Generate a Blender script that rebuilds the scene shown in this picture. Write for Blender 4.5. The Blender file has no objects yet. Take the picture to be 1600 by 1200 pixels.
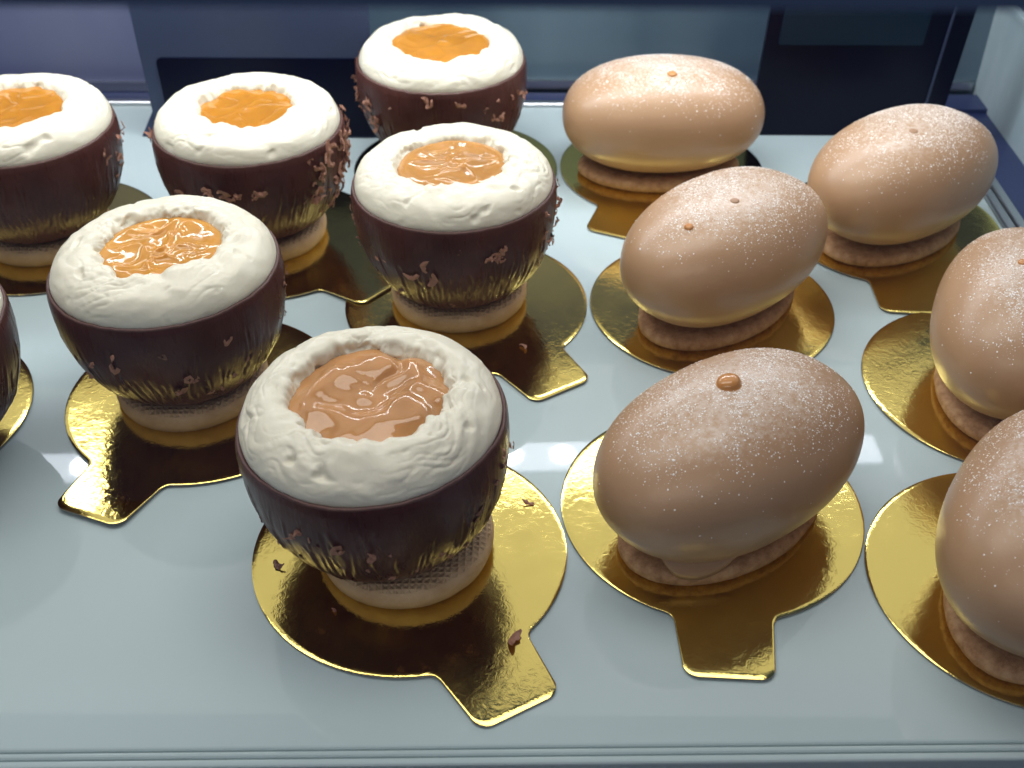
import bpy, math, random
import numpy as np
from mathutils import Matrix, Vector

# ------------------------------------------------------------------ scale
S = 0.04                      # one unit below = radius of a gold cake board = 4 cm
scene = bpy.context.scene
col = scene.collection

# ------------------------------------------------------------------ camera
CAM_H = 5.4597
fw = Vector((0.0, 0.78291848, -0.62212431))
rt = Vector((0.9999896, 0.00283708, 0.00357035))
up = Vector((-0.00456031, 0.62211784, 0.78291034))
cam_d = bpy.data.cameras.new('camera')
cam = bpy.data.objects.new('camera', cam_d)
col.objects.link(cam)
cam.matrix_world = Matrix(((rt.x, up.x, -fw.x, 0), (rt.y, up.y, -fw.y, 0), (rt.z, up.z, -fw.z, CAM_H * S), (0, 0, 0, 1)))
cam_d.sensor_width = 36.0
cam_d.lens = 1807.874 / 1600 * 36.0
cam_d.clip_start = 0.005
cam_d.clip_end = 50
cam_d.dof.use_dof = True
cam_d.dof.focus_distance = 7.4 * S
cam_d.dof.aperture_fstop = 24
scene.camera = cam

# ------------------------------------------------------------------ world (dim bluish shop around the case)
world = bpy.data.worlds.new('World')
scene.world = world
world.use_nodes = True
bg = world.node_tree.nodes['Background']
bg.inputs[0].default_value = (0.26, 0.40, 0.80, 1)
bg.inputs[1].default_value = 0.16

# ------------------------------------------------------------------ lamps of the case and the shop
def area_lamp(name, loc, target, sx, sy, power, colour):
    d = bpy.data.lights.new(name, 'AREA')
    d.shape = 'RECTANGLE'
    d.size, d.size_y = sx * S, sy * S
    d.energy = power
    d.color = colour
    o = bpy.data.objects.new(name, d)
    col.objects.link(o)
    o.location = Vector(loc) * S
    d_ = Vector(target) - Vector(loc)
    o.rotation_euler = (math.atan2(d_.y, -d_.z), -math.atan2(d_.x, -d_.z), 0)      # long side stays parallel to the shelf
    return o

# diffuse light of the lit underside of the shelf above (behind and over the pastries)
area_lamp('upper_shelf_light', (-1.0, 9.4, 3.85), (-1.0, 9.4, 0), 16.0, 5.5, 0.33, (1.0, 0.97, 0.90))
# ceiling light of the shop, in front of and above the case
area_lamp('shop_ceiling_light', (-2.5, 7.6, 12.0), (-1.5, 7.0, 0), 15.0, 5.0, 1.75, (1.0, 0.95, 0.88))

vs = scene.view_settings
vs.view_transform = 'Standard'
vs.look = 'None'
vs.exposure = 0.0
vs.gamma = 1.0
vs.use_curve_mapping = False
scene.render.engine = 'CYCLES'

# ------------------------------------------------------------------ helpers
def tag(o, label=None, cat=None, group=None, kind=None):
    if label: o['label'] = label
    if cat: o['category'] = cat
    if group: o['group'] = group
    if kind: o['kind'] = kind
    return o

def make_mesh(name, verts, faces, smooth=True):
    me = bpy.data.meshes.new(name)
    v = np.asarray(verts, dtype=np.float64) * S
    me.from_pydata(v.tolist(), [], faces if isinstance(faces, list) else faces.tolist())
    if smooth:
        me.polygons.foreach_set('use_smooth', [True] * len(me.polygons))
    me.update()
    return me

def link(name, me, material, parent=None, loc=None):
    o = bpy.data.objects.new(name, me)
    col.objects.link(o)
    if material is not None and len(me.materials) == 0:
        me.materials.append(material)
    if parent is not None:
        o.parent = parent
    if loc is not None:
        o.location = Vector(loc) * S
    return o

def empty(name, loc, rz=0.0, tilt=(0, 0)):
    o = bpy.data.objects.new(name, None)
    col.objects.link(o)
    o.empty_display_size = 0.01
    o.location = Vector(loc) * S
    o.rotation_euler = (tilt[0], tilt[1], rz)
    return o

def grid_faces(nu, nv, wrap=True):
    """nu around (wrapped), nv along; vertex index = v*nu+u"""
    u = np.arange(nu if wrap else nu - 1)
    v = np.arange(nv - 1)
    U, V = np.meshgrid(u, v)
    U2 = (U + 1) % nu
    return np.stack([V * nu + U, V * nu + U2, (V + 1) * nu + U2, (V + 1) * nu + U], -1).reshape(-1, 4)

# vectorised gradient noise
_P = np.random.RandomState(7).permutation(256)
_P = np.concatenate([_P, _P, _P])
_G = np.random.RandomState(8).normal(size=(256, 3))
_G /= np.linalg.norm(_G, axis=1)[:, None]
def noise(x, y, z):
    x, y, z = np.broadcast_arrays(np.asarray(x, float), np.asarray(y, float), np.asarray(z, float))
    xi, yi, zi = np.floor(x).astype(int), np.floor(y).astype(int), np.floor(z).astype(int)
    fx, fy, fz = x - xi, y - yi, z - zi
    w = lambda t: t * t * t * (t * (t * 6 - 15) + 10)
    ux, uy, uz = w(fx), w(fy), w(fz)
    def g(i, j, k):
        hsh = _P[(_P[(_P[(xi + i) & 255] + yi + j) & 255] + zi + k) & 255]
        gr = _G[hsh]
        return gr[..., 0] * (fx - i) + gr[..., 1] * (fy - j) + gr[..., 2] * (fz - k)
    l = lambda a, b, t: a + (b - a) * t
    return 1.5 * l(l(l(g(0,0,0), g(1,0,0), ux), l(g(0,1,0), g(1,1,0), ux), uy),
                   l(l(g(0,0,1), g(1,0,1), ux), l(g(0,1,1), g(1,1,1), ux), uy), uz)
def fbm(x, y, z, n=3):
    s = 0; a = 1.0; f = 1.0
    for i in range(n):
        s = s + a * noise(x * f, y * f, z * f + 17.3 * i); a *= 0.5; f *= 2.03
    return s

def curve(pts, n):
    """smooth resampling of a profile polyline (Catmull-Rom, even spacing)"""
    p = np.array(pts, float)
    p = np.vstack([2 * p[0] - p[1], p, 2 * p[-1] - p[-2]])
    out = []
    for i in range(1, len(p) - 2):
        t = np.linspace(0, 1, 24, endpoint=False)[:, None]
        a, b, c, d = p[i - 1], p[i], p[i + 1], p[i + 2]
        out.append(0.5 * (2 * b + (c - a) * t + (2 * a - 5 * b + 4 * c - d) * t ** 2 + (3 * b - a - 3 * c + d) * t ** 3))
    out.append(p[-2][None])
    q = np.vstack(out)
    L = np.r_[0, np.cumsum(np.hypot(*np.diff(q, axis=0).T))]
    s = np.linspace(0, L[-1], n)
    return np.stack([np.interp(s, L, q[:, k]) for k in range(q.shape[1])], 1)

def normals2(prof):
    d = np.gradient(prof, axis=0)
    n = np.stack([d[:, 1], -d[:, 0]], 1)
    return n / np.linalg.norm(n, axis=1)[:, None]

# ------------------------------------------------------------------ materials
def mat(name, base=(0.5, 0.5, 0.5), rough=0.5, metal=0.0, **kw):
    m = bpy.data.materials.new(name)
    m.use_nodes = True
    b = m.node_tree.nodes['Principled BSDF']
    b.inputs['Base Color'].default_value = (*base, 1)
    b.inputs['Roughness'].default_value = rough
    b.inputs['Metallic'].default_value = metal
    for k, v in kw.items():
        b.inputs[k.replace('_', ' ')].default_value = v
    return m

class N:
    """small node-tree helper"""
    def __init__(self, m):
        self.t = m.node_tree; self.b = self.t.nodes['Principled BSDF']
    def node(self, typ, **kw):
        n = self.t.nodes.new(typ)
        for k, v in kw.items(): setattr(n, k, v)
        return n
    def set(self, n, **kw):
        for k, v in kw.items(): n.inputs[k].default_value = v
        return n
    def link(self, a, b): self.t.links.new(a, b)
    def coords(self, scale=(1, 1, 1), loc=(0, 0, 0)):
        tc = self.node('ShaderNodeTexCoord'); mp = self.node('ShaderNodeMapping')
        mp.inputs['Scale'].default_value = scale; mp.inputs['Location'].default_value = loc
        self.link(tc.outputs['Object'], mp.inputs['Vector'])
        return mp.outputs['Vector']
    def noise(self, vec, scale, detail=3.0, rough=0.5, dist=0.0):
        n = self.node('ShaderNodeTexNoise')
        n.inputs['Scale'].default_value = scale; n.inputs['Detail'].default_value = detail
        n.inputs['Roughness'].default_value = rough; n.inputs['Distortion'].default_value = dist
        self.link(vec, n.inputs['Vector'])
        return n.outputs['Fac']
    def ramp(self, fac, stops):
        r = self.node('ShaderNodeValToRGB')
        e = r.color_ramp.elements
        while len(e) < len(stops): e.new(0.5)
        for el, (p, c) in zip(e, stops):
            el.position = p; el.color = (*c, 1) if len(c) == 3 else c
        self.link(fac, r.inputs['Fac'])
        return r.outputs['Color']
    def bump(self, h, strength, dist, prev=None):
        b = self.node('ShaderNodeBump')
        b.inputs['Strength'].default_value = strength; b.inputs['Distance'].default_value = dist
        self.link(h, b.inputs['Height'])
        if prev is not None: self.link(prev, b.inputs['Normal'])
        return b.outputs['Normal']
g3 = lambda v: (v, v, v)

# cream
M_cream = mat('white_cream', (0.735, 0.705, 0.575), 0.38, Subsurface_Weight=0.22, Subsurface_Scale=0.002)
M_cream.node_tree.nodes['Principled BSDF'].inputs['Subsurface Radius'].default_value = (1.0, 0.8, 0.5)
n = N(M_cream); v = n.coords()
nb = n.bump(n.noise(v, 520, 3, 0.55), 0.16, 0.0005)
nb = n.bump(n.noise(v, 170, 2, 0.5, 0.4), 0.12, 0.001, nb)
n.link(nb, n.b.inputs['Normal'])

# chocolate shell
M_choc = mat('dark_chocolate', (0.05, 0.02, 0.015), 0.26, Specular_IOR_Level=0.18)
n = N(M_choc); v = n.coords((1, 1, 0.22))
c = n.ramp(n.noise(n.coords(), 60, 4, 0.6), [(0.3, (0.058, 0.020, 0.016)), (0.7, (0.090, 0.034, 0.027))])
n.link(c, n.b.inputs['Base Color'])
r_ = n.ramp(n.noise(v, 260, 4, 0.6), [(0.3, g3(0.20)), (0.72, g3(0.46))])
n.link(r_, n.b.inputs['Roughness'])
n.link(n.bump(n.noise(n.coords((1, 1, 0.07)), 420, 4, 0.65), 0.32, 0.0006, n.bump(n.noise(n.coords(), 700, 3, 0.6), 0.12, 0.0004)), n.b.inputs['Normal'])
# matt rim and shavings
M_rim = mat('chocolate_rim', (0.085, 0.034, 0.026), 0.5)
n = N(M_rim); n.link(n.bump(n.noise(n.coords(), 900, 3, 0.6), 0.4, 0.0004), n.b.inputs['Normal'])
M_shave = mat('chocolate_shaving', (0.33, 0.16, 0.105), 0.65)
M_shave_dark = mat('chocolate_shaving_dark', (0.17, 0.08, 0.052), 0.55)

# caramel, in several tones
def caramel(name, colr):
    m = mat(name, colr, 0.07, Subsurface_Weight=0.25, Subsurface_Scale=0.003)
    m.node_tree.nodes['Principled BSDF'].inputs['Subsurface Radius'].default_value = (1.0, 0.5, 0.15)
    n = N(m)
    c = n.ramp(n.noise(n.coords(), 90, 2, 0.5), [(0.3, tuple(x * 0.86 for x in colr)), (0.7, tuple(min(1, x * 1.1) for x in colr))])
    n.link(c, n.b.inputs['Base Color'])
    return m
M_car_brown = caramel('caramel_brown', (0.50, 0.25, 0.095))
M_car_amber = caramel('caramel_amber', (0.58, 0.275, 0.048))
M_car_tan = caramel('caramel_tan', (0.46, 0.225, 0.06))
M_car_gold = caramel('caramel_golden', (0.43, 0.18, 0.018))

# biscuits
M_bisc = mat('pale_biscuit', (0.68, 0.52, 0.33), 0.75)
n = N(M_bisc); v = n.coords()
c = n.ramp(n.noise(v, 170, 4, 0.6), [(0.3, (0.50, 0.33, 0.18)), (0.7, (0.64, 0.46, 0.28))])
n.link(c, n.b.inputs['Base Color'])
wx = n.node('ShaderNodeTexWave', wave_type='BANDS', bands_direction='X'); wy = n.node('ShaderNodeTexWave', wave_type='BANDS', bands_direction='Y')
for w_ in (wx, wy):
    w_.inputs['Scale'].default_value = 190; w_.inputs['Distortion'].default_value = 0.8; n.link(v, w_.inputs['Vector'])
mx = n.node('ShaderNodeMath', operation='MAXIMUM'); n.link(wx.outputs['Fac'], mx.inputs[0]); n.link(wy.outputs['Fac'], mx.inputs[1])
geo = n.node('ShaderNodeNewGeometry'); sz = n.node('ShaderNodeSeparateXYZ'); n.link(geo.outputs['True Normal'], sz.inputs[0])
tp = n.node('ShaderNodeMapRange'); tp.inputs['From Min'].default_value = 0.45; tp.inputs['From Max'].default_value = 0.9
n.link(sz.outputs['Z'], tp.inputs['Value'])
wf = n.node('ShaderNodeMath', operation='MULTIPLY'); n.link(mx.outputs[0], wf.inputs[0]); n.link(tp.outputs[0], wf.inputs[1])
nb = n.bump(wf.outputs[0], 0.8, 0.0007)
nb = n.bump(n.noise(v, 900, 3, 0.6), 0.5, 0.0005, nb)
n.link(nb, n.b.inputs['Normal'])
M_shortbread = mat('baked_biscuit', (0.5, 0.3, 0.16), 0.8)
n = N(M_shortbread); v = n.coords()
c = n.ramp(n.noise(v, 330, 5, 0.65), [(0.3, (0.30, 0.155, 0.07)), (0.5, (0.47, 0.27, 0.135)), (0.75, (0.60, 0.40, 0.22))])
n.link(c, n.b.inputs['Base Color'])
n.link(n.bump(n.noise(v, 600, 4, 0.7), 0.8, 0.0008), n.b.inputs['Normal'])

# coffee-coloured glaze, with a film of sugar dust where the sieve passed
M_glaze = mat('coffee_glaze', (0.43, 0.27, 0.16), 0.36, Coat_Weight=0.15, Coat_Roughness=0.34)
n = N(M_glaze); v = n.coords()
c1 = n.ramp(n.noise(v, 45, 3, 0.5), [(0.3, (0.40, 0.243, 0.135)), (0.7, (0.44, 0.272, 0.155))])
sx = n.node('ShaderNodeSeparateXYZ'); n.link(v, sx.inputs[0])
mr = n.node('ShaderNodeMapRange'); mr.inputs['From Min'].default_value = 0.027; mr.inputs['From Max'].default_value = 0.046
n.link(sx.outputs['Z'], mr.inputs['Value'])
pw = n.noise(v, 650, 6, 0.78)
mm = n.node('ShaderNodeMath', operation='MULTIPLY'); n.link(pw, mm.inputs[0]); n.link(mr.outputs[0], mm.inputs[1])
dust = n.ramp(mm.outputs[0], [(0.33, g3(0)), (0.60, g3(0.62))])
mixc = n.node('ShaderNodeMix', data_type='RGBA')
n.link(dust, mixc.inputs[0]); n.link(c1, mixc.inputs[6]); mixc.inputs[7].default_value = (0.80, 0.74, 0.68, 1)
n.link(mixc.outputs[2], n.b.inputs['Base Color'])
n.link(n.bump(n.noise(v, 1600, 3, 0.6), 0.10, 0.0003, n.bump(n.noise(v, 35, 2, 0.5), 0.05, 0.0015)), n.b.inputs['Normal'])
M_sugar = mat('icing_sugar', (0.93, 0.90, 0.87), 0.5)
M_drop = mat('caramel_drop', (0.50, 0.23, 0.07), 0.06, Subsurface_Weight=0.2, Subsurface_Scale=0.002)

M_drop_matt = mat('dusted_caramel_drop', (0.36, 0.21, 0.12), 0.5)

# gold foil board
M_gold = mat('gold_foil', (0.80, 0.63, 0.18), 0.13, 1.0)
n = N(M_gold); v = n.coords()
info = n.node('ShaderNodeObjectInfo')
off = n.node('ShaderNodeVectorMath', operation='SCALE'); cx = n.node('ShaderNodeCombineXYZ')
n.link(info.outputs['Random'], cx.inputs[0]); n.link(info.outputs['Random'], cx.inputs[1])
n.link(cx.outputs[0], off.inputs[0]); off.inputs['Scale'].default_value = 0.7
ad = n.node('ShaderNodeVectorMath', operation='ADD'); n.link(v, ad.inputs[0]); n.link(off.outputs[0], ad.inputs[1]); v = ad.outputs[0]
nb = n.bump(n.noise(v, 420, 4, 0.6, 1.2), 0.10, 0.0006)
nb = n.bump(n.noise(v, 60, 2, 0.5, 0.5), 0.08, 0.0012, nb)
n.link(nb, n.b.inputs['Normal'])
r_ = n.ramp(n.noise(v, 55, 4, 0.6), [(0.3, g3(0.06)), (0.75, g3(0.17))])
n.link(r_, n.b.inputs['Roughness'])
M_card = mat('board_card_edge', (0.30, 0.26, 0.20), 0.8)

# shelf, case
M_shelf = mat('pale_aqua_glass', (0.50, 0.66, 0.65), 0.07, Coat_Weight=0.0, IOR=1.5)
n = N(M_shelf); v = n.coords()
c = n.ramp(n.noise(v, 6, 2, 0.5), [(0.3, (0.425, 0.525, 0.55)), (0.7, (0.465, 0.565, 0.58))])
n.link(c, n.b.inputs['Base Color'])
r_ = n.ramp(n.noise(v, 22, 4, 0.6), [(0.35, g3(0.02)), (0.75, g3(0.05))])
n.link(r_, n.b.inputs['Roughness'])
M_edge = mat('polished_shelf_edge', (0.62, 0.74, 0.76), 0.18)
M_alu = mat('brushed_aluminium', (0.62, 0.64, 0.66), 0.32, 1.0)
M_rail = mat('dark_rail', (0.30, 0.31, 0.33), 0.4)
M_navy = mat('dark_blue_base', (0.018, 0.028, 0.09), 0.35)
M_black = mat('black_acrylic', (0.0005, 0.0008, 0.012), 0.3, Specular_IOR_Level=0.15)
M_slate = mat('slate_blue', (0.040, 0.056, 0.11), 0.35, Specular_IOR_Level=0.3)  # on the left sign panel: reflection on black acrylic, painted as its colour
M_teal = mat('teal_reflection', (0.004, 0.018, 0.040), 0.35, Specular_IOR_Level=0.2)  # tone of the reflection painted on the right sign
M_wall = mat('grey_steel_side', (0.30, 0.36, 0.37), 0.45)
n = N(M_wall); v = n.coords((1, 1, 0.5))
c = n.ramp(n.noise(v, 40, 5, 0.65), [(0.3, (0.30, 0.40, 0.45)), (0.7, (0.44, 0.53, 0.56))])
n.link(c, n.b.inputs['Base Color'])
def door_material(name, a, b_):
    m = mat(name, a, 0.28)
    n = N(m); v = n.coords((1.0, 1.0, 0.35))
    c = n.ramp(n.noise(v, 16, 3, 0.5, 0.5), [(0.3, a), (0.7, b_)])  # mottled colour stands in for blurred reflections in the glass
    n.link(c, n.b.inputs['Base Color'])
    return m
M_door_l = door_material('violet_grey_glass', (0.085, 0.10, 0.20), (0.13, 0.14, 0.22))
M_door_c = door_material('blue_grey_glass', (0.045, 0.075, 0.11), (0.095, 0.145, 0.185))

# ------------------------------------------------------------------ boxes
def box(name, lo, hi, material, parent=None, bevel=0.0, shear=None):
    x0, y0, z0 = lo; x1, y1, z1 = hi
    vv = [(x0,y0,z0),(x1,y0,z0),(x1,y1,z0),(x0,y1,z0),(x0,y0,z1),(x1,y0,z1),(x1,y1,z1),(x0,y1,z1)]
    ff = [(0,3,2,1),(4,5,6,7),(0,1,5,4),(1,2,6,5),(2,3,7,6),(3,0,4,7)]
    o = link(name, make_mesh(name, vv, ff, False), material, parent)
    if bevel:
        b = o.modifiers.new('bevel', 'BEVEL'); b.width = bevel * S; b.segments = 3
    return o

def rounded_panel(name, w, hgt, thick, rad, material, parent=None):
    """upright slab: x from -w/2..w/2, z 0..hgt, front face at y=0"""
    pts = []
    for cx_, cz_, a0 in ((w/2-rad, hgt-rad, 0), (-w/2+rad, hgt-rad, 90), (-w/2+rad, rad, 180), (w/2-rad, rad, 270)):
        for k in range(7):
            a = math.radians(a0 + 15 * k); pts.append((cx_ + rad * math.cos(a), cz_ + rad * math.sin(a)))
    k = len(pts)
    vv = [(x, 0, z) for x, z in pts] + [(x, thick, z) for x, z in pts]
    ff = [list(range(k)), list(range(2 * k - 1, k - 1, -1))] + [[i, i + k, (i + 1) % k + k, (i + 1) % k] for i in range(k)]
    return link(name, make_mesh(name, vv, ff, False), material, parent)

# ------------------------------------------------------------------ the setting
SKEW = math.radians(1.0)
def slant(o):
    # the shelf's front runs about one degree off the picture's horizontal
    for v_ in o.data.vertices:
        if v_.co.y < 5 * S: v_.co.y += 0.0165 * v_.co.x
    return o
shelf = slant(box('shelf', (-9.0, 3.70, -0.26), (4.50, 11.70, 0.0), M_shelf, bevel=0.02))
tag(shelf, kind='structure')
front_edge = slant(box('polished_front_edge', (-9.0, 3.655, -0.20), (4.56, 3.697, -0.004), M_shelf, shelf, bevel=0.03))
front_lip = slant(box('glass_front_lip', (-9.0, 3.60, -0.20), (4.56, 3.652, -0.010), M_shelf, shelf, bevel=0.02))
back_edge = box('polished_back_edge', (-9.0, 11.703, -0.2), (4.56, 11.80, 0.04), M_alu, shelf, bevel=0.02)
side_trim = box('side_trim', (4.503, 3.80, -0.2), (4.60, 11.70, 0.03), M_alu, shelf, bevel=0.02)
side_trim2 = box('side_trim', (4.66, 3.60, -0.3), (4.76, 11.80, -0.02), M_alu, shelf, bevel=0.02)
floor_ = box('case_floor', (-10.0, 1.0, -1.1), (5.9, 13.0, -0.9), M_navy); tag(floor_, kind='structure')
chan = box('side_channel', (4.765, 3.6, -0.6), (5.195, 11.95, -0.1), M_navy); tag(chan, kind='structure')
side = box('side_wall', (5.2, 3.4, -0.9), (5.5, 12.6, 1.05), M_wall); tag(side, kind='structure')
box('upper_side_panel', (5.26, 3.4, 1.053), (5.5, 12.6, 3.0), M_slate, side)
box('side_ledge', (5.17, 3.4, 1.02), (5.255, 12.2, 1.075), M_wall, side)
back = box('back_sill', (-10.0, 11.803, -0.9), (5.195, 12.18, -0.05), M_navy); tag(back, kind='structure')
dl = box('back_door', (-10.0, 12.2, -0.3), (-2.55, 12.28, 1.9), M_door_l)
tag(dl, 'violet grey sliding glass door behind the left black sign holder', 'door')
dc = box('back_door', (-2.5, 12.3, -0.3), (5.4, 12.38, 1.9), M_door_c)
tag(dc, 'blue grey sliding glass door behind the right half of the shelf', 'door')
for d_, x0, x1 in ((dl, -9.9, -2.6), (dc, -2.45, 5.15)):
    yy = 12.2 if d_ is dl else 12.3
    box('bottom_rail', (x0, yy - 0.05, -0.04), (x1, yy - 0.003, 0.06), M_alu, d_)
hd = box('added_dark_panel', (-10.0, 12.2, 1.903), (5.4, 12.4, 4.6), M_navy); tag(hd, kind='structure')  # unseen dark panel, added to darken what the foil mirrors
rail = box('glass_trim_rail', (-9.5, 2.42, 4.556), (5.9, 2.47, 4.75), M_rail)
tag(rail, 'dark trim rail of the front glass, a thin blurred strip along the top edge', 'rail')

# slanted front glass of the display case, between viewer and pastries
M_pane = bpy.data.materials.new('front_glass'); M_pane.use_nodes = True
nt = M_pane.node_tree; nt.nodes.remove(nt.nodes['Principled BSDF'])
tr = nt.nodes.new('ShaderNodeBsdfTransparent'); gl = nt.nodes.new('ShaderNodeBsdfGlossy'); fr = nt.nodes.new('ShaderNodeFresnel'); ms = nt.nodes.new('ShaderNodeMixShader')
tr.inputs[0].default_value = (0.985, 1.0, 0.995, 1); gl.inputs['Roughness'].default_value = 0.02; fr.inputs[0].default_value = 1.45
nt.links.new(fr.outputs[0], ms.inputs[0]); nt.links.new(tr.outputs[0], ms.inputs[1]); nt.links.new(gl.outputs[0], ms.inputs[2])
nt.links.new(ms.outputs[0], nt.nodes['Material Output'].inputs['Surface'])
pane = link('front_glass_pane', make_mesh('front_glass_pane', [(-9.5, 3.35, -0.5), (5.9, 3.35, -0.5), (5.9, 1.75, 9.0), (-9.5, 1.75, 9.0)], [[0, 1, 2, 3]], False), M_pane)
tag(pane, 'clear slanted front glass of the display case before all the pastries', 'glass pane')

# ------------------------------------------------------------------ black sign holders at the back
def sign(loc, w, hgt, lean, label, right):
    e = empty('sign_holder', loc)
    tag(e, label, 'sign holder')
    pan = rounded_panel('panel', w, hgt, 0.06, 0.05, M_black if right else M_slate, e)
    pan.rotation_euler = (lean, 0, 0)
    if not right:
        cd = rounded_panel('black_area', w - 0.16, hgt * 0.375, 0.012, 0.06, M_black, e)  # bare black acrylic; the slate around it is a painted reflection
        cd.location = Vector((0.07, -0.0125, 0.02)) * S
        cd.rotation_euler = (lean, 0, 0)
    else:
        cd = rounded_panel('teal_reflection', w * 0.72, hgt * 0.5, 0.012, 0.02, M_teal, e)  # reflection on the black panel, put in as a teal plate
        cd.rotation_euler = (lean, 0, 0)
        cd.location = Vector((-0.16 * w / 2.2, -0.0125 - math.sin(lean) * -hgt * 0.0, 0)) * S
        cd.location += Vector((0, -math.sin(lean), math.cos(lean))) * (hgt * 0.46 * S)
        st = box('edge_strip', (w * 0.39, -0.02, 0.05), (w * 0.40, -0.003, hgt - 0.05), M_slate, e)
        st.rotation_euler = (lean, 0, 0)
    # wedge feet
    for sgn in (-1, 1):
        x = sgn * (w / 2 + 0.005)
        x2 = x + sgn * 0.16
        vv = [(x, 0.0, 0.004), (x2, 0.0, 0.004), (x, 0.35, 0.004), (x2, 0.35, 0.004), (x, 0.05, 0.26), (x + sgn*0.02, 0.05, 0.26), (x, 0.3, 0.26), (x + sgn*0.02, 0.3, 0.26)]
        ff = [(0,1,3,2),(4,6,7,5),(0,4,5,1),(2,3,7,6),(1,5,7,3),(0,2,6,4)]
        link('foot', make_mesh('foot', vv, ff, False), M_black if right else M_slate, e)
    return e
sign((-2.53, 10.95, 0.004), 2.28, 2.3, math.radians(4), 'black sign holder with a painted slate reflection behind the two left rear chocolate cups', False)
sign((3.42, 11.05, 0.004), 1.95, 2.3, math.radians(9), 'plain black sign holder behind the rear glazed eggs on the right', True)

# ------------------------------------------------------------------ gold boards with a pull tab
def board_outline():
    """closed outline, tab along +x"""
    hw0, hw1, tip, cr, fr = 0.300, 0.268, 1.41, 0.095, 0.06
    pts = []
    a0 = math.asin(hw0) + 0.05
    for a in np.linspace(a0, 2 * math.pi - a0, 88):
        pts.append((math.cos(a), math.sin(a)))
    # fillet + lower tab side (y<0), corner, end, corner, upper side
    p0 = (math.cos(-a0), math.sin(-a0))
    q = (math.cos(a0) + 0.075, -hw0 + 0.004)
    for t in (0.25, 0.5, 0.75, 1.0):
        c_ = (math.cos(a0) + 0.012, -hw0 - 0.006)
        pts.append(((1-t)**2*p0[0] + 2*t*(1-t)*c_[0] + t*t*q[0], (1-t)**2*p0[1] + 2*t*(1-t)*c_[1] + t*t*q[1]))
    for a in np.linspace(-math.pi/2, 0, 8):
        pts.append((tip - cr + cr * math.cos(a), -hw1 + cr + cr * math.sin(a)))
    for a in np.linspace(0, math.pi/2, 8):
        pts.append((tip - cr + cr * math.cos(a), hw1 - cr + cr * math.sin(a)))
    q = (q[0], -q[1]); p0 = (p0[0], -p0[1])
    for t in (1.0, 0.75, 0.5, 0.25):
        c_ = (math.cos(a0) + 0.012, hw0 + 0.006)
        pts.append(((1-t)**2*p0[0] + 2*t*(1-t)*c_[0] + t*t*q[0], (1-t)**2*p0[1] + 2*t*(1-t)*c_[1] + t*t*q[1]))
    return np.array(pts)

OUT = board_outline()
BT = 0.022     # board top
def make_board(k, cx_, cy_, ang, lift, label, seed):
    rings = [0.0, 0.12, 0.25, 0.4, 0.55, 0.7, 0.82, 0.91, 0.965, 0.99]
    nO = len(OUT)
    def zz(p):
        # gentle warp of the card; tab may curl up
        wv = 0.006 * noise(p[:, 0] * 0.9 + seed * 3.1, p[:, 1] * 0.9, seed * 1.7)
        wv = wv - wv.min()
        t = np.clip((p[:, 0] - 0.55) / 0.85, 0, 1)
        return wv + lift * t * t
    top = []
    for r_ in rings[1:]:
        top.append(OUT * r_)
    top = np.vstack(top)
    allp = np.vstack([[[0, 0]], top])
    rim = OUT
    m = 1 + (len(rings) - 1) * nO
    V = np.vstack([np.c_[allp, BT + zz(allp)],
                   np.c_[rim, BT - 0.004 + zz(rim)],
                   np.c_[rim, BT - 0.014 + zz(rim)],
                   np.c_[rim * 0.99, BT - 0.016 + zz(rim * 0.99)]])
    F = [[0, 1 + i, 1 + (i + 1) % nO] for i in range(nO)]
    nr = len(rings) - 1 + 3
    for j in range(nr - 1):
        for i in range(nO):
            a = 1 + j * nO + i; b = 1 + j * nO + (i + 1) % nO
            F.append([a, a + nO, b + nO, b])
    lastr = 1 + (nr - 1) * nO
    F.append(list(range(lastr + nO - 1, lastr - 1, -1)))
    root = empty('cake_board', (cx_, cy_, 0.002), math.radians(ang))
    tag(root, label, 'cake board', 'gold cake boards with pull tabs')
    nf = nO + (len(rings) - 1) * nO          # top and its turned lip
    # foil top: rings up to the rim ; card core: below
    mtop = make_mesh('foil_top', V[:1 + (len(rings)) * nO], F[:nO + (len(rings) - 1) * nO])
    link('foil_top', mtop, M_gold, root)
    s0 = 1 + (len(rings) - 1) * nO
    V2 = V[s0:]
    F2 = [[x - s0 for x in f] for f in F[nO + (len(rings) - 1) * nO:]]
    # drop faces that belonged to the top
    F2 = [f for f in F2 if min(f) >= 0]
    link('card_core', make_mesh('card_core', V2, F2, False), M_card, root)
    return root

# ------------------------------------------------------------------ chocolate cup pastry
SHELL_P = [(0.0, 0.15), (0.28, 0.15), (0.395, 0.160), (0.50, 0.210), (0.62, 0.325), (0.714, 0.485), (0.775, 0.68), (0.801, 0.87), (0.802, 1.01), (0.792, 1.065)]
def shell_radius(z):
    p = np.array(SHELL_P[2:])
    return np.interp(z, p[:, 1], p[:, 0])

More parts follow.
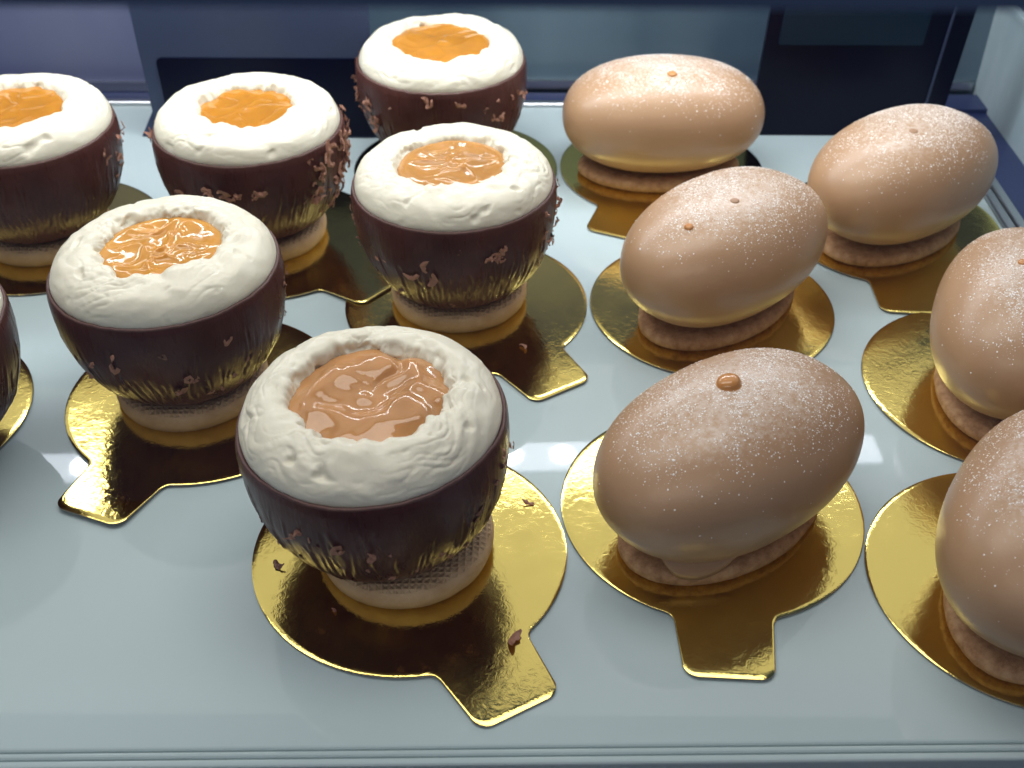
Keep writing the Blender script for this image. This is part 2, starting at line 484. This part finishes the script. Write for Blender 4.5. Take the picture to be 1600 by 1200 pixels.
def make_shell(seed):
    rs = np.random.RandomState(seed)
    nu, nv = 520, 84
    prof = curve(SHELL_P, nv); nn = normals2(prof)
    th = np.linspace(0, 2 * np.pi, nu, endpoint=False)
    TH, Z = np.meshgrid(th, prof[:, 1]); Rr = np.repeat(prof[:, :1], nu, 1)
    d = 0.010 * fbm(np.cos(TH) * 1.6 + seed, np.sin(TH) * 1.6, Z * 1.6, 2)
    gz = Z[:, 0]
    for i in range(210):
        t0 = rs.uniform(0, 2 * np.pi)
        za = rs.uniform(0.20, 0.5); zb = za + rs.uniform(0.10, 0.45) * (1.0 if rs.rand() < 0.8 else 1.4)
        zb = min(zb, 0.96)
        w = rs.uniform(0.008, 0.020); amp = -rs.uniform(0.003, 0.010) if rs.rand() < 0.6 else rs.uniform(0.003, 0.008)
        ph = rs.uniform(0, 6); wob = rs.uniform(0.0, 0.03); sl = rs.uniform(-0.12, 0.12)
        tc = t0 + sl * (gz - za) + wob * np.sin(gz * rs.uniform(8, 20) + ph)
        mk = np.clip((gz - za) / 0.05, 0, 1) * np.clip((zb - gz) / 0.06, 0, 1)
        dd = (TH - tc[:, None] + np.pi) % (2 * np.pi) - np.pi
        d += amp * mk[:, None] * np.exp(-(dd / w) ** 2) - 0.35 * amp * mk[:, None] * (np.exp(-((dd - 1.9 * w) / w) ** 2) + np.exp(-((dd + 1.9 * w) / w) ** 2))
    low = np.clip((Z - 0.165) / 0.06, 0, 1)
    edge = 0.006 * noise(np.cos(TH) * 7, np.sin(TH) * 7, seed) * np.clip((Z - 1.0) / 0.06, 0, 1)
    d = d * low
    X = (Rr + d * nn[:, :1]) ; Zz = Z + d * nn[:, 1:] + edge
    V = np.stack([X * np.cos(TH), X * np.sin(TH), Zz], -1).reshape(-1, 3)
    return make_mesh('chocolate_shell', V, grid_faces(nu, nv))

def make_rim(seed):
    nu = 220
    prof = curve([(0.792, 1.058), (0.791, 1.072), (0.781, 1.080), (0.768, 1.076), (0.755, 1.055)], 9)
    th = np.linspace(0, 2 * np.pi, nu, endpoint=False)
    TH, Z = np.meshgrid(th, prof[:, 1]); Rr = np.repeat(prof[:, :1], nu, 1)
    w = 0.006 * noise(np.cos(TH) * 7, np.sin(TH) * 7, seed) + 0.004 * noise(np.cos(TH) * 22, np.sin(TH) * 22, seed)
    b = 0.010 * fbm(np.cos(TH) * 1.6 + seed, np.sin(TH) * 1.6, Z * 1.6, 2)
    Rr = Rr + b
    V = np.stack([Rr * np.cos(TH), Rr * np.sin(TH), Z + w], -1).reshape(-1, 3)
    return make_mesh('chocolate_rim', V, grid_faces(nu, len(prof)))

def make_cream(seed, hole, lip, rough, ecc):
    """domed ring of cream with a well; hole = radius of the well, lip = height of its crest"""
    nu, nv = 300, 110
    prof = curve([(0.752, 1.03), (0.768, 1.085), (0.752, 1.145), (0.715, 1.20), (0.655, lip - 0.035), (hole + 0.13, lip - 0.003), (hole + 0.055, lip),
                  (hole + 0.01, lip - 0.03), (hole - 0.025, lip - 0.11), (hole - 0.05, lip - 0.24)], nv)
    nn = normals2(prof)
    th = np.linspace(0, 2 * np.pi, nu, endpoint=False)
    TH, Z = np.meshgrid(th, prof[:, 1]); Rr = np.repeat(prof[:, :1], nu, 1)
    T = np.repeat(np.linspace(0, 1, nv)[:, None], nu, 1)
    cx_, sy_ = np.cos(TH), np.sin(TH)
    up_ = np.clip((T - 0.05) / 0.20, 0, 1)                     # little at the shell rim
    lipm = np.exp(-((T - 0.68) / 0.15) ** 2)
    inner = np.clip((T - 0.52) / 0.2, 0, 1)
    d = 0.016 * up_ * fbm(cx_ * 1.7 + seed, sy_ * 1.7, Z * 2.0, 2)
    x3, y3 = cx_ * Rr, sy_ * Rr
    # spatula strokes: long around, short across, patchy and warped
    wv = 1.6 * noise(cx_ * 1.8, sy_ * 1.8, seed + 3.3)
    patch = np.clip(0.45 + 1.5 * noise(x3 * 2.6 + seed, y3 * 2.6, Z * 3.0), 0, 1)
    st = noise(cx_ * 2.4 + seed, sy_ * 2.4, T * 7 + 1.6 * wv)
    d += rough * 0.010 * up_ * st
    rg = 1 - np.abs(noise(cx_ * 3.2 + seed * 2, sy_ * 3.2, T * 9 + 2.6 * wv))
    d -= rough * 0.010 * up_ * patch * rg ** 10
    # soft lumps pushed up by the piping, strongest round the opening
    lump = noise(x3 * 6.5 + seed, y3 * 6.5, Z * 8)
    d += rough * 0.026 * (0.15 + lipm) * up_ * lump
    d += rough * 0.011 * (0.15 + lipm * (0.4 + patch)) * up_ * noise(x3 * 15 + seed, y3 * 15, Z * 18)
    d += rough * 0.004 * patch * up_ * noise(x3 * 34 + seed, y3 * 34, Z * 34)
    pit = np.clip(noise(x3 * 8, y3 * 8, Z * 8 + seed * 5) - 0.45, 0, 1)
    d -= 0.10 * rough * pit * up_
    # uneven opening
    op = 0.030 * noise(np.cos(th) * 1.3 + seed, np.sin(th) * 1.3, 4.4) + 0.020 * rough * noise(np.cos(th) * 4.0, np.sin(th) * 4.0, seed) + 0.009 * rough * noise(np.cos(th) * 13, np.sin(th) * 13, seed)
    X = Rr + d * nn[:, :1] + inner * op[None] * 1.3
    lipz = (0.030 * noise(np.cos(th) * 1.5, np.sin(th) * 1.5, seed + 9.1) + 0.014 * rough * noise(np.cos(th) * 5, np.sin(th) * 5, seed + 2.1))[None] * np.clip((T - 0.3) / 0.3, 0, 1)
    Zz = Z + d * nn[:, 1:] + lipz
    V = np.stack([X * np.cos(TH) + ecc[0] * inner, X * np.sin(TH) + ecc[1] * inner, Zz], -1).reshape(-1, 3)
    return make_mesh('cream_ring', V, grid_faces(nu, nv))

def make_caramel(seed, rad, z0, style, ecc, bulge):
    nu, nv = 200, 80
    th = np.linspace(0, 2 * np.pi, nu, endpoint=False)
    rho = np.linspace(0.001, 1, nv)
    TH, P = np.meshgrid(th, rho)
    x, y = P * np.cos(TH), P * np.sin(TH)
    wx_ = x + 0.25 * noise(x * 2.1 + seed, y * 2.1, 1.3); wy_ = y + 0.25 * noise(x * 2.1, y * 2.1 + seed, 7.7)
    prf = bulge * (1 - P ** 4)
    if style == 'rose':
        rr = np.hypot(wx_, wy_)
        # thick piped ring with a soft crater, a small peak in it and a cleft at the back
        h = 0.058 * np.exp(-((rr - 0.60) / 0.28) ** 2) * (1 + 0.22 * np.cos(2 * TH + 0.6)) - 0.012 * np.exp(-(rr / 0.22) ** 2)
        h += 0.020 * np.exp(-(np.hypot(x + 0.04, y + 0.04) / 0.10) ** 2)
        h += 0.012 * noise(wx_ * 2.3 + seed, wy_ * 2.3, 6.1) + 0.004 * noise(wx_ * 6 + seed, wy_ * 6, 2.1)
        for a_, w_, dp in ((1.2, 0.15, 0.045), (2.6, 0.30, 0.014), (-0.35, 0.26, 0.016), (-1.9, 0.34, 0.010), (0.5, 0.20, 0.010)):
            ang = (TH - a_ - 0.5 * noise(P * 2.5, a_, seed) + np.pi) % (2 * np.pi) - np.pi
            h -= dp * np.exp(-(ang / w_) ** 2) * np.clip((P - 0.10) / 0.4, 0, 1) * (1 if a_ == 1.2 else np.clip((0.85 - P) / 0.3, 0, 1))
    elif style == 'folded':
        m = np.exp(-(P / 0.72) ** 6)
        rd = 1 - np.abs(noise(wx_ * 1.7 + seed, wy_ * 1.7, seed)) * 2.0
        rd2 = 1 - np.abs(noise(wx_ * 3.3 + seed, wy_ * 3.3, seed + 5)) * 2.4
        h = 0.030 * np.clip(rd, 0, 1) ** 1.6 * m + 0.011 * np.clip(rd2, 0, 1) ** 2 * m
        h += 0.026 * np.exp(-((P - 0.80) / 0.16) ** 2) - 0.015 * np.exp(-(P / 0.22) ** 2)
        h += 0.016 * np.exp(-(np.hypot(x - 0.02, y + 0.05) / 0.07) ** 2)
    else:
        h = 0.016 * noise(wx_ * 1.5 + seed, wy_ * 1.5, seed) + 0.006 * np.clip(1 - np.abs(noise(wx_ * 2 + seed, wy_ * 2, 2)) * 3, 0, 1) ** 2
        h += 0.014 * np.exp(-(np.hypot(x - 0.05, y + 0.1) / 0.10) ** 2) + 0.01 * np.exp(-(np.hypot(x + 0.1, y + 0.45) / 0.13) ** 2)
    edge = -0.05 * np.clip((P - 0.88) / 0.12, 0, 1) ** 2
    V = np.stack([x * rad + ecc[0], y * rad + ecc[1], z0 + prf + h + edge], -1).reshape(-1, 3)
    F = grid_faces(nu, nv)
    return make_mesh('caramel_filling', V, F)

def make_biscuit(seed, rx, ry, z0, z1, rough, dish=0.0):
    nu, nv = 160, 40
    r_ = min(0.05, (z1 - z0) * 0.38)
    prof = curve([(0.0, z0), (0.5, z0), (0.93, z0), (0.985, z0 + 0.35 * (z1 - z0)), (0.99, z0 + 0.62 * (z1 - z0)), (0.95, z1 - 0.012), (0.88, z1), (0.5, z1 - dish), (0.0, z1 - dish)], nv)
    th = np.linspace(0, 2 * np.pi, nu, endpoint=False)
    TH, Z = np.meshgrid(th, prof[:, 1]); Rr = np.repeat(prof[:, :1], nu, 1)
    x, y = Rr * rx * np.cos(TH), Rr * ry * np.sin(TH)
    d = rough * (0.6 * fbm(x * 5 + seed, y * 5, Z * 5, 2) + 0.5 * fbm(x * 19, y * 19 + seed, Z * 19, 2))
    k = 1 + d * np.clip((Rr - 0.6) / 0.3, 0, 1)
    V = np.stack([x * k, y * k, Z + 0.25 * d * (Z > z0 + 0.01)], -1).reshape(-1, 3)
    return make_mesh('biscuit_base', V, grid_faces(nu, nv))

# shavings: small curled ribbons, a few shared shapes
def shaving_mesh(seed):
    rs = np.random.RandomState(seed)
    n_ = 8
    a = 0; p = np.zeros(3); V = []; F = []
    ang = rs.uniform(0, 6); curl = rs.uniform(0.2, 0.8) * rs.choice([-1, 1]); tw = rs.uniform(-0.5, 0.5)
    for i in range(n_):
        w = 0.6 * (0.35 + 0.65 * math.sin(math.pi * (i + 0.6) / n_)) * rs.uniform(0.55, 1.25)
        dirv = np.array([math.cos(ang), math.sin(ang), 0.35 * math.sin(ang * 1.7)])
        side_ = np.array([-math.sin(ang), math.cos(ang), tw * math.sin(i)])
        upv = np.array([0, 0, 0.16])
        V += [p + side_ * w, p - side_ * w * rs.uniform(0.5, 1), p + upv + side_ * 0.2 * w]
        p = p + dirv * 0.36; ang += curl * rs.uniform(0.5, 1.5); p[2] += rs.uniform(-0.12, 0.16)
    for i in range(n_ - 1):
        b = 3 * i
        F += [[b, b + 3, b + 5, b + 2], [b + 2, b + 5, b + 4, b + 1], [b + 1, b + 4, b + 3, b]]
    F += [[0, 2, 1], [3 * n_ - 3, 3 * n_ - 2, 3 * n_ - 1]]
    V = np.array(V); V -= V.mean(0)
    V /= np.abs(V).max()
    return V, F
SHV = [shaving_mesh(100 + i) for i in range(9)]
SH_ME = [make_mesh('chocolate_shaving', V, F, False) for V, F in SHV]
for m_ in SH_ME: m_.materials.append(M_shave)
SH_ME_D = [make_mesh('chocolate_shaving', V, F, False) for V, F in SHV]
for m_ in SH_ME_D: m_.materials.append(M_shave_dark)

def put_shaving(parent, rs, th, z, size, out=0.0, dark=False):
    me = (SH_ME_D if dark else SH_ME)[rs.randint(len(SH_ME))]
    o = bpy.data.objects.new('chocolate_shaving', me)
    col.objects.link(o); o.parent = parent
    r_ = shell_radius(z) + 0.25 * size + out
    o.location = Vector((r_ * math.cos(th), r_ * math.sin(th), z)) * S
    nrm = Vector((math.cos(th), math.sin(th), -0.3 + 0.6 * (z - 0.5)))
    q = nrm.to_track_quat('Z', 'Y')
    o.rotation_euler = (q @ Matrix.Rotation(rs.uniform(0, 6.28), 3, 'Z').to_quaternion() @ Matrix.Rotation(rs.uniform(-0.5, 0.5), 3, 'X').to_quaternion()).to_euler()
    s_ = size * 1.25
    o.scale = (s_ * rs.uniform(0.7, 1.2), s_ * rs.uniform(0.7, 1.2), s_ * rs.uniform(0.7, 1.2))

def chocolate_cup(x, y, seed, label, hole, lip, rough, style, cmat, car_z, bulge, ecc=(0, 0), tilt=(0, 0), scatter=(), base_off=(0, 0), plain=14, rz=0.0):
    root = empty('chocolate_cup_dessert', (x, y, BT + 0.004), rz, tilt)
    tag(root, label, 'dessert', 'chocolate cups filled with cream and caramel')
    link('chocolate_shell', make_shell(seed), M_choc, root)
    link('chocolate_rim', make_rim(seed), M_rim, root)
    link('cream_ring', make_cream(seed, hole, lip, rough, ecc), M_cream, root)
    link('caramel_filling', make_caramel(seed, hole + 0.05, car_z, style, ecc, bulge), cmat, root)
    b = link('biscuit_base', make_biscuit(seed, 0.565, 0.565, 0.004, 0.162, 0.010), M_bisc, root)
    b.location = Vector((base_off[0], base_off[1], 0)) * S
    rs = np.random.RandomState(seed + 50)
    for i in range(plain):
        put_shaving(root, rs, rs.uniform(math.pi * 0.95, 2.05 * math.pi), rs.uniform(0.25, 0.92), rs.uniform(0.013, 0.045), -0.008, dark=rs.rand() < 0.6)
    for (t0, t1, za, zb, cnt, s0, s1) in scatter:
        for i in range(cnt):
            put_shaving(root, rs, math.radians(rs.uniform(t0, t1)), rs.uniform(za, zb), rs.uniform(s0, s1), rs.uniform(-0.01, 0.03))
    return root

# ------------------------------------------------------------------ glazed egg pastry
EA, EB, EC, EZ = 0.962, 0.624, 0.513, 0.596
def egg_point(th, ph, seed):
    """th around long axis plane, ph elevation"""
    c_, s_ = np.cos(ph), np.sin(ph)
    ux, uy, uz = c_ * np.cos(th), c_ * np.sin(th), s_
    pw_ = 2.22                                   # slightly fuller than an ellipsoid
    k = (np.abs(ux) ** pw_ + np.abs(uy) ** pw_ + np.abs(uz) ** pw_) ** (-1 / pw_)
    x, y, z = EA * ux * k, EB * uy * k, EC * uz * k
    k = 1 + 0.007 * noise(x * 1.5 + seed, y * 1.5, z * 1.5)
    x, y = x * k, y * k
    return x, y, EZ + z * (1 + 0.01 * noise(x * 1.2, y * 1.2 + seed, 3.0))

def make_egg_body(seed):
    nu, nv = 160, 90
    th = np.linspace(0, 2 * np.pi, nu, endpoint=False)
    ph = np.linspace(-np.pi / 2 + 0.02, np.pi / 2 - 0.002, nv)
    TH, PH = np.meshgrid(th, ph)
    x, y, z = egg_point(TH, PH, seed)
    z = np.maximum(z, 0.090 + 0.004 * noise(x * 6, y * 6, seed))
    V = np.stack([x, y, z], -1).reshape(-1, 3)
    F = grid_faces(nu, nv).tolist()
    F.append(list(range((nv - 1) * nu, nv * nu)))
    return make_mesh('glazed_body', V, F)

def sugar_mesh(seed, count, centre=(0, 0), spread=0.62):
    rs = np.random.RandomState(seed)
    O = np.array([(1,0,0),(0,1,0),(-1,0,0),(0,-1,0),(0,0,1),(0,0,-1)], float)
    FO = np.array([(0,1,4),(1,2,4),(2,3,4),(3,0,4),(1,0,5),(2,1,5),(3,2,5),(0,3,5)])
    n_ = 0; VV = []; FF = []
    # rejection: sugar lies on top, in drifts
    while n_ < count:
        a = rs.uniform(0, 2 * np.pi, 4000); sp = rs.uniform(0.0, 1, 4000)
        ph = np.arcsin(sp)
        x, y, z = egg_point(a, ph, seed)
        m = np.clip((sp - 0.30) / 0.55, 0, 1) ** 1.6 + 0.012
        dr = noise(x * 3.2 + seed, y * 3.2, 5.5) + 0.6 * noise(x * 9, y * 9 + seed, 1.5)
        m = m * np.clip(0.55 + 1.1 * dr, 0.06, 1)
        m *= np.clip(1.2 - np.hypot((x - centre[0]) / 0.95, (y - centre[1]) / 0.62) * 0.75, 0.03, 1)
        keep = rs.rand(4000) < m
        x, y, z, sp = x[keep], y[keep], z[keep], sp[keep]
        for i in range(len(x)):
            if n_ >= count: break
            r_ = 0.0018 + 0.0048 * rs.rand() ** 3
            if rs.rand() < 0.012: r_ *= 1.7
            rot = rs.normal(size=(3, 3)); rot, _ = np.linalg.qr(rot)
            g = (O * rs.uniform(0.6, 1.4, (6, 1)) * r_) @ rot.T
            nv_ = np.array([x[i] / EA ** 2, y[i] / EB ** 2, (z[i] - EZ) / EC ** 2]); nv_ /= np.linalg.norm(nv_)
            g -= 0.65 * (g @ nv_)[:, None] * nv_                # grains lie flat on the glaze
            VV.append(g * 1.15 + [x[i], y[i], z[i]] + nv_ * r_ * 0.15)
            FF.append(FO + 6 * n_); n_ += 1
    return make_mesh('sugar_dusting', np.vstack(VV), np.vstack(FF), False)

def drop_mesh(rad, hgt):
    nu, nv = 28, 12
    prof = curve([(1.25, -0.10), (1.05, 0.02), (1.0, 0.25), (0.88, 0.62), (0.55, 0.93), (0.01, 1.0)], nv)
    th = np.linspace(0, 2 * np.pi, nu, endpoint=False)
    TH, Z = np.meshgrid(th, prof[:, 1]); Rr = np.repeat(prof[:, :1], nu, 1)
    V = np.stack([Rr * rad * np.cos(TH), Rr * rad * np.sin(TH) * 0.9, Z * hgt], -1).reshape(-1, 3)
    F = grid_faces(nu, nv).tolist(); F.append(list(range((nv - 1) * nu, nv * nu)))
    return make_mesh('caramel_drop', V, F)

def glazed_egg(x, y, ang, seed, label, drops=(), dimples=(), sugar=2600, skirt=None):
    root = empty('glazed_egg_dessert', (x, y, BT + 0.004), math.radians(ang))
    tag(root, label, 'dessert', 'coffee glazed egg shaped desserts')
    link('glazed_body', make_egg_body(seed), M_glaze, root)
    link('biscuit_base', make_biscuit(seed, 0.80, 0.495, 0.004, 0.112, 0.014, 0.01), M_shortbread, root)
    tag(link('sugar_dusting', sugar_mesh(seed, sugar, (0.22, 0.08)), M_sugar, root), kind='stuff')
    for (ux, uy, uz, rad, hgt, mm_) in drops:
        kk = (abs(ux) ** 2.22 + abs(uy) ** 2.22 + abs(uz) ** 2.22) ** (-1 / 2.22)
        p = Vector((ux * EA * kk, uy * EB * kk, EZ + uz * EC * kk))
        nrm = Vector((ux / EA, uy / EB, uz / EC)).normalized()
        o = link('caramel_drop', drop_mesh(rad, hgt), mm_, root)
        o.location = (p - nrm * 0.004) * S
        o.rotation_euler = nrm.to_track_quat('Z', 'Y').to_euler()
    if skirt:
        a0, a1 = skirt                           # glaze that ran down and pooled on the biscuit
        nu = 50
        t = np.radians(np.linspace(a0, a1, nu)); fade = np.sin(np.linspace(0, np.pi, nu)) ** 0.5
        drip = 0.55 + 0.45 * noise(t * 5, 0.3, seed)
        V = []
        for k_, (rr, zz_) in enumerate([(0.90, 0.25), (0.965, 0.17), (0.985, 0.13), (0.99, 0.108), (0.95, 0.10)]):
            fd = np.sin(np.linspace(0, np.pi, nu)) ** 0.8
            ro = 0.90 + (rr + 0.035 * drip * (k_ >= 2) - 0.90) * fd
            zq = 0.25 + (zz_ - 0.03 * drip * (k_ >= 3) - 0.25) * fd
            V.append(np.stack([ro * 0.80 * np.cos(t), ro * 0.49 * np.sin(t), zq], -1))
        link('glaze_drip', make_mesh('glaze_drip', np.vstack(V), grid_faces(nu, 5, False)), M_glaze, root)
    return root

# ------------------------------------------------------------------ placing: boards
E_ = 0.0
BOARDS = [
    ('A', -0.644, 5.135, -60, 0.0, 'gold cake board under the front chocolate cup, crumbs on it, tab pointing lower right'),
    ('B', 1.331, 5.549, -93, 0.0, 'gold cake board under the large front glazed egg, its tab pointing straight to the viewer'),
    ('C', 1.645, 7.913, -88, 0.0, 'gold cake board under the middle glazed egg with two marks on top'),
    ('D', -0.381, 7.945, -57, 0.0, 'gold cake board under the cup just behind the front cup, tab lower right'),
    ('E', -2.295, 6.718, -111, 0.017, 'gold cake board with brightly shining tab at the lower left'),
    ('F', 3.673, 6.870, -60, 0.0, 'gold cake board under the upper of two eggs cut by the right edge'),
    ('G', 3.232, 4.891, -35, 0.0, 'gold cake board under the lower of two eggs cut by the right edge'),
    ('H', 1.466, 10.300, -114, 0.0, 'gold cake board under the rearmost glazed egg'),
    ('I', 3.440, 9.202, -96, 0.0, 'gold cake board under the rear right glazed egg beside the side wall'),
    ('J', -2.165, 8.940, -39, 0.028, 'gold cake board whose lifted tab overlaps the board of the next cup'),
    ('K', -4.182, 9.007, -140, 0.0, 'gold cake board under the rear cup cut by the left edge'),
    ('L', -4.541, 6.456, -150, 0.0, 'gold cake board cut by the left edge, only its right rim in view'),
    ('M', -0.565, 10.286, -75, 0.0, 'gold cake board under the rearmost chocolate cup'),
]
for i, (k, x, y, a, l, lab) in enumerate(BOARDS):
    make_board(k, x, y, a, l, lab, i + 1)

# ------------------------------------------------------------------ placing: chocolate cups
rad = math.radians
chocolate_cup(-0.775, 5.19, 11, 'large front chocolate cup with rough thick cream and rose shaped brown caramel', 0.455, 1.285, 1.2, 'rose', M_car_brown, 1.185, 0.03, tilt=(0, rad(-2.5)), base_off=(0.11, -0.02), plain=26,
              scatter=[(-25, 20, 0.8, 1.02, 7, 0.02, 0.04), (175, 215, 0.35, 0.6, 6, 0.015, 0.03), (-125, -40, 0.35, 0.85, 10, 0.018, 0.040)])
chocolate_cup(-2.385, 6.80, 22, 'chocolate cup with wrinkled shiny caramel, second row left, brown crumb on its cream', 0.41, 1.28, 0.95, 'folded', M_car_amber, 1.195, 0.01, tilt=(0, rad(-1.5)), plain=24,
              scatter=[(165, 205, 0.75, 1.0, 5, 0.02, 0.04), (-10, 20, 0.6, 0.95, 6, 0.012, 0.025), (-140, -45, 0.40, 0.85, 11, 0.018, 0.042)])
chocolate_cup(-0.440, 8.02, 33, 'chocolate cup with folded caramel directly behind the front cup', 0.41, 1.275, 1.0, 'folded', M_car_tan, 1.185, 0.03, tilt=(0, rad(-1.0)), plain=20,
              scatter=[(-35, 25, 0.5, 1.0, 22, 0.02, 0.045), (165, 200, 0.6, 1.0, 10, 0.02, 0.035), (-75, -45, 0.8, 0.95, 4, 0.03, 0.06), (-125, -100, 0.65, 0.8, 3, 0.035, 0.06)])
chocolate_cup(-2.235, 9.01, 44, 'chocolate cup with smooth golden caramel and fluffy shavings down its right side', 0.37, 1.265, 1.0, 'flat', M_car_gold, 1.215, 0.0, plain=12,
              scatter=[(-45, 30, 0.62, 1.05, 60, 0.025, 0.055), (-30, 10, 0.4, 0.7, 14, 0.02, 0.045), (165, 195, 0.85, 1.05, 8, 0.03, 0.06), (-130, -60, 0.75, 0.88, 10, 0.02, 0.05)])
chocolate_cup(-4.165, 8.96, 55, 'rear chocolate cup with golden caramel cut by the left edge', 0.41, 1.28, 1.0, 'flat', M_car_gold, 1.225, 0.01, plain=8,
              scatter=[(-20, 25, 0.6, 1.0, 14, 0.02, 0.04)])
chocolate_cup(-4.10, 6.08, 66, 'chocolate cup mostly outside the left edge, only its dark side in view', 0.41, 1.27, 0.8, 'flat', M_car_gold, 1.19, 0.0, base_off=(-0.20, 0.15), plain=6)
chocolate_cup(-0.675, 10.38, 77, 'rearmost chocolate cup with bright orange caramel, shavings on its left side', 0.45, 1.285, 0.95, 'flat', M_car_gold, 1.225, 0.015, plain=8,
              scatter=[(150, 225, 0.6, 1.02, 50, 0.025, 0.055), (-100, -70, 0.98, 1.06, 3, 0.03, 0.05), (-60, -10, 0.7, 1.0, 12, 0.02, 0.04)])

# ------------------------------------------------------------------ placing: glazed eggs
glazed_egg(1.374, 5.423, 36.6, 3, 'large front glazed egg with one shiny caramel drop on top', drops=[(-0.033, 0.116, 0.985, 0.080, 0.050, M_drop)], skirt=(198, 252), sugar=6500)
glazed_egg(1.686, 7.869, 41.5, 5, 'middle glazed egg with a small caramel drop on its left shoulder', drops=[(-0.58, -0.12, 0.80, 0.036, 0.024, M_drop), (-0.135, -0.203, 0.965, 0.036, 0.014, M_drop_matt)], sugar=7000)
glazed_egg(1.425, 10.237, 2.9, 7, 'rearmost glazed egg lying straight across with an amber drop on top', drops=[(0.012, -0.334, 0.935, 0.044, 0.022, M_drop)], sugar=7000)
glazed_egg(3.405, 9.070, 37.0, 9, 'rear right glazed egg by the side wall with a dimple on top', drops=[(-0.18, -0.188, 0.96, 0.038, 0.012, M_drop_matt)], sugar=7000)
glazed_egg(3.694, 6.849, 67.4, 12, 'upper of the two glazed eggs cut by the right edge', drops=[(-0.069, 0.205, 0.97, 0.036, 0.022, M_drop)], sugar=6500)
glazed_egg(3.197, 4.791, 56.4, 15, 'lower of the two glazed eggs cut by the right edge', sugar=6500)

# ------------------------------------------------------------------ loose crumbs on the boards
rs = np.random.RandomState(5)
CR = [(-1.459, 4.979, 0.05, True, 'dark chocolate crumb on the left of the front gold board'),
      (0.111, 5.55, 0.036, False, 'brown chocolate crumb on the right of the front gold board'),
      (0.026, 4.40, 0.065, False, 'curled chocolate shaving near the tab of the front gold board'),
      (-1.07, 4.62, 0.022, False, 'tiny crumb at the foot of the front biscuit'),
      (0.089, 7.292, 0.045, False, 'pale chocolate shaving on the tab of the second gold board')]
for x, y, sz, dk, lab in CR:
    o = bpy.data.objects.new('chocolate_crumb', (SH_ME_D if dk else SH_ME)[rs.randint(len(SH_ME))])
    col.objects.link(o)
    o.location = Vector((x, y, BT + 0.006 + sz * 0.45)) * S
    o.scale = (sz, sz * 0.9, sz * 1.0)
    o.rotation_euler = (rs.uniform(-0.3, 0.3), rs.uniform(-0.3, 0.3), rs.uniform(0, 6))
    tag(o, lab, 'crumb', 'loose chocolate crumbs')

# ------------------------------------------------------------------ LED light bar under the shelf above (seen mirrored in the shelf and in the foil)
def led_bar():
    H = 3.68; k = 1 + H / CAM_H
    x0, y0 = -3.30 * k, 5.92 * k
    x1, y1 = 2.6 * k, 6.17 * k
    c = Vector(((x0 + x1) / 2, (y0 + y1) / 2, H))
    L = math.hypot(x1 - x0, y1 - y0)
    e = empty('led_light_bar', c, math.atan2(y1 - y0, x1 - x0))
    tag(e, 'slim LED light bar under the shelf above, seen only mirrored in shelf and foil', 'lamp')
    box('housing', (-L/2, -0.28, 0.03), (L/2, 0.28, 0.16), M_alu, e)
    m = mat('led_strip', (0.9, 0.9, 0.95), 0.4); b = m.node_tree.nodes['Principled BSDF']
    b.inputs['Emission Color'].default_value = (0.86, 0.90, 1, 1); b.inputs['Emission Strength'].default_value = 8.0
    box('diffuser', (-L/2, -0.22, 0.0), (L/2, 0.22, 0.027), m, e)
    m2 = mat('led_diode', (0.9, 0.9, 0.95), 0.4); b = m2.node_tree.nodes['Principled BSDF']
    b.inputs['Emission Color'].default_value = (0.95, 0.97, 1, 1); b.inputs['Emission Strength'].default_value = 50
    nd = int(L / 0.62)
    th = np.linspace(0, 2 * np.pi, 20, endpoint=False)
    me = make_mesh('diode', [(0.15 * math.cos(t), 0.15 * math.sin(t), z) for z in (-0.012, -0.003) for t in th],
                   [list(range(19, -1, -1))] + [[i, (i + 1) % 20, (i + 1) % 20 + 20, i + 20] for i in range(20)], False)
    me.materials.append(m2)
    for i in range(nd):
        o = bpy.data.objects.new('diode', me); col.objects.link(o); o.parent = e
        o.location = Vector((-L/2 + 0.55 + i * 0.62, 0, 0)) * S
led_bar()
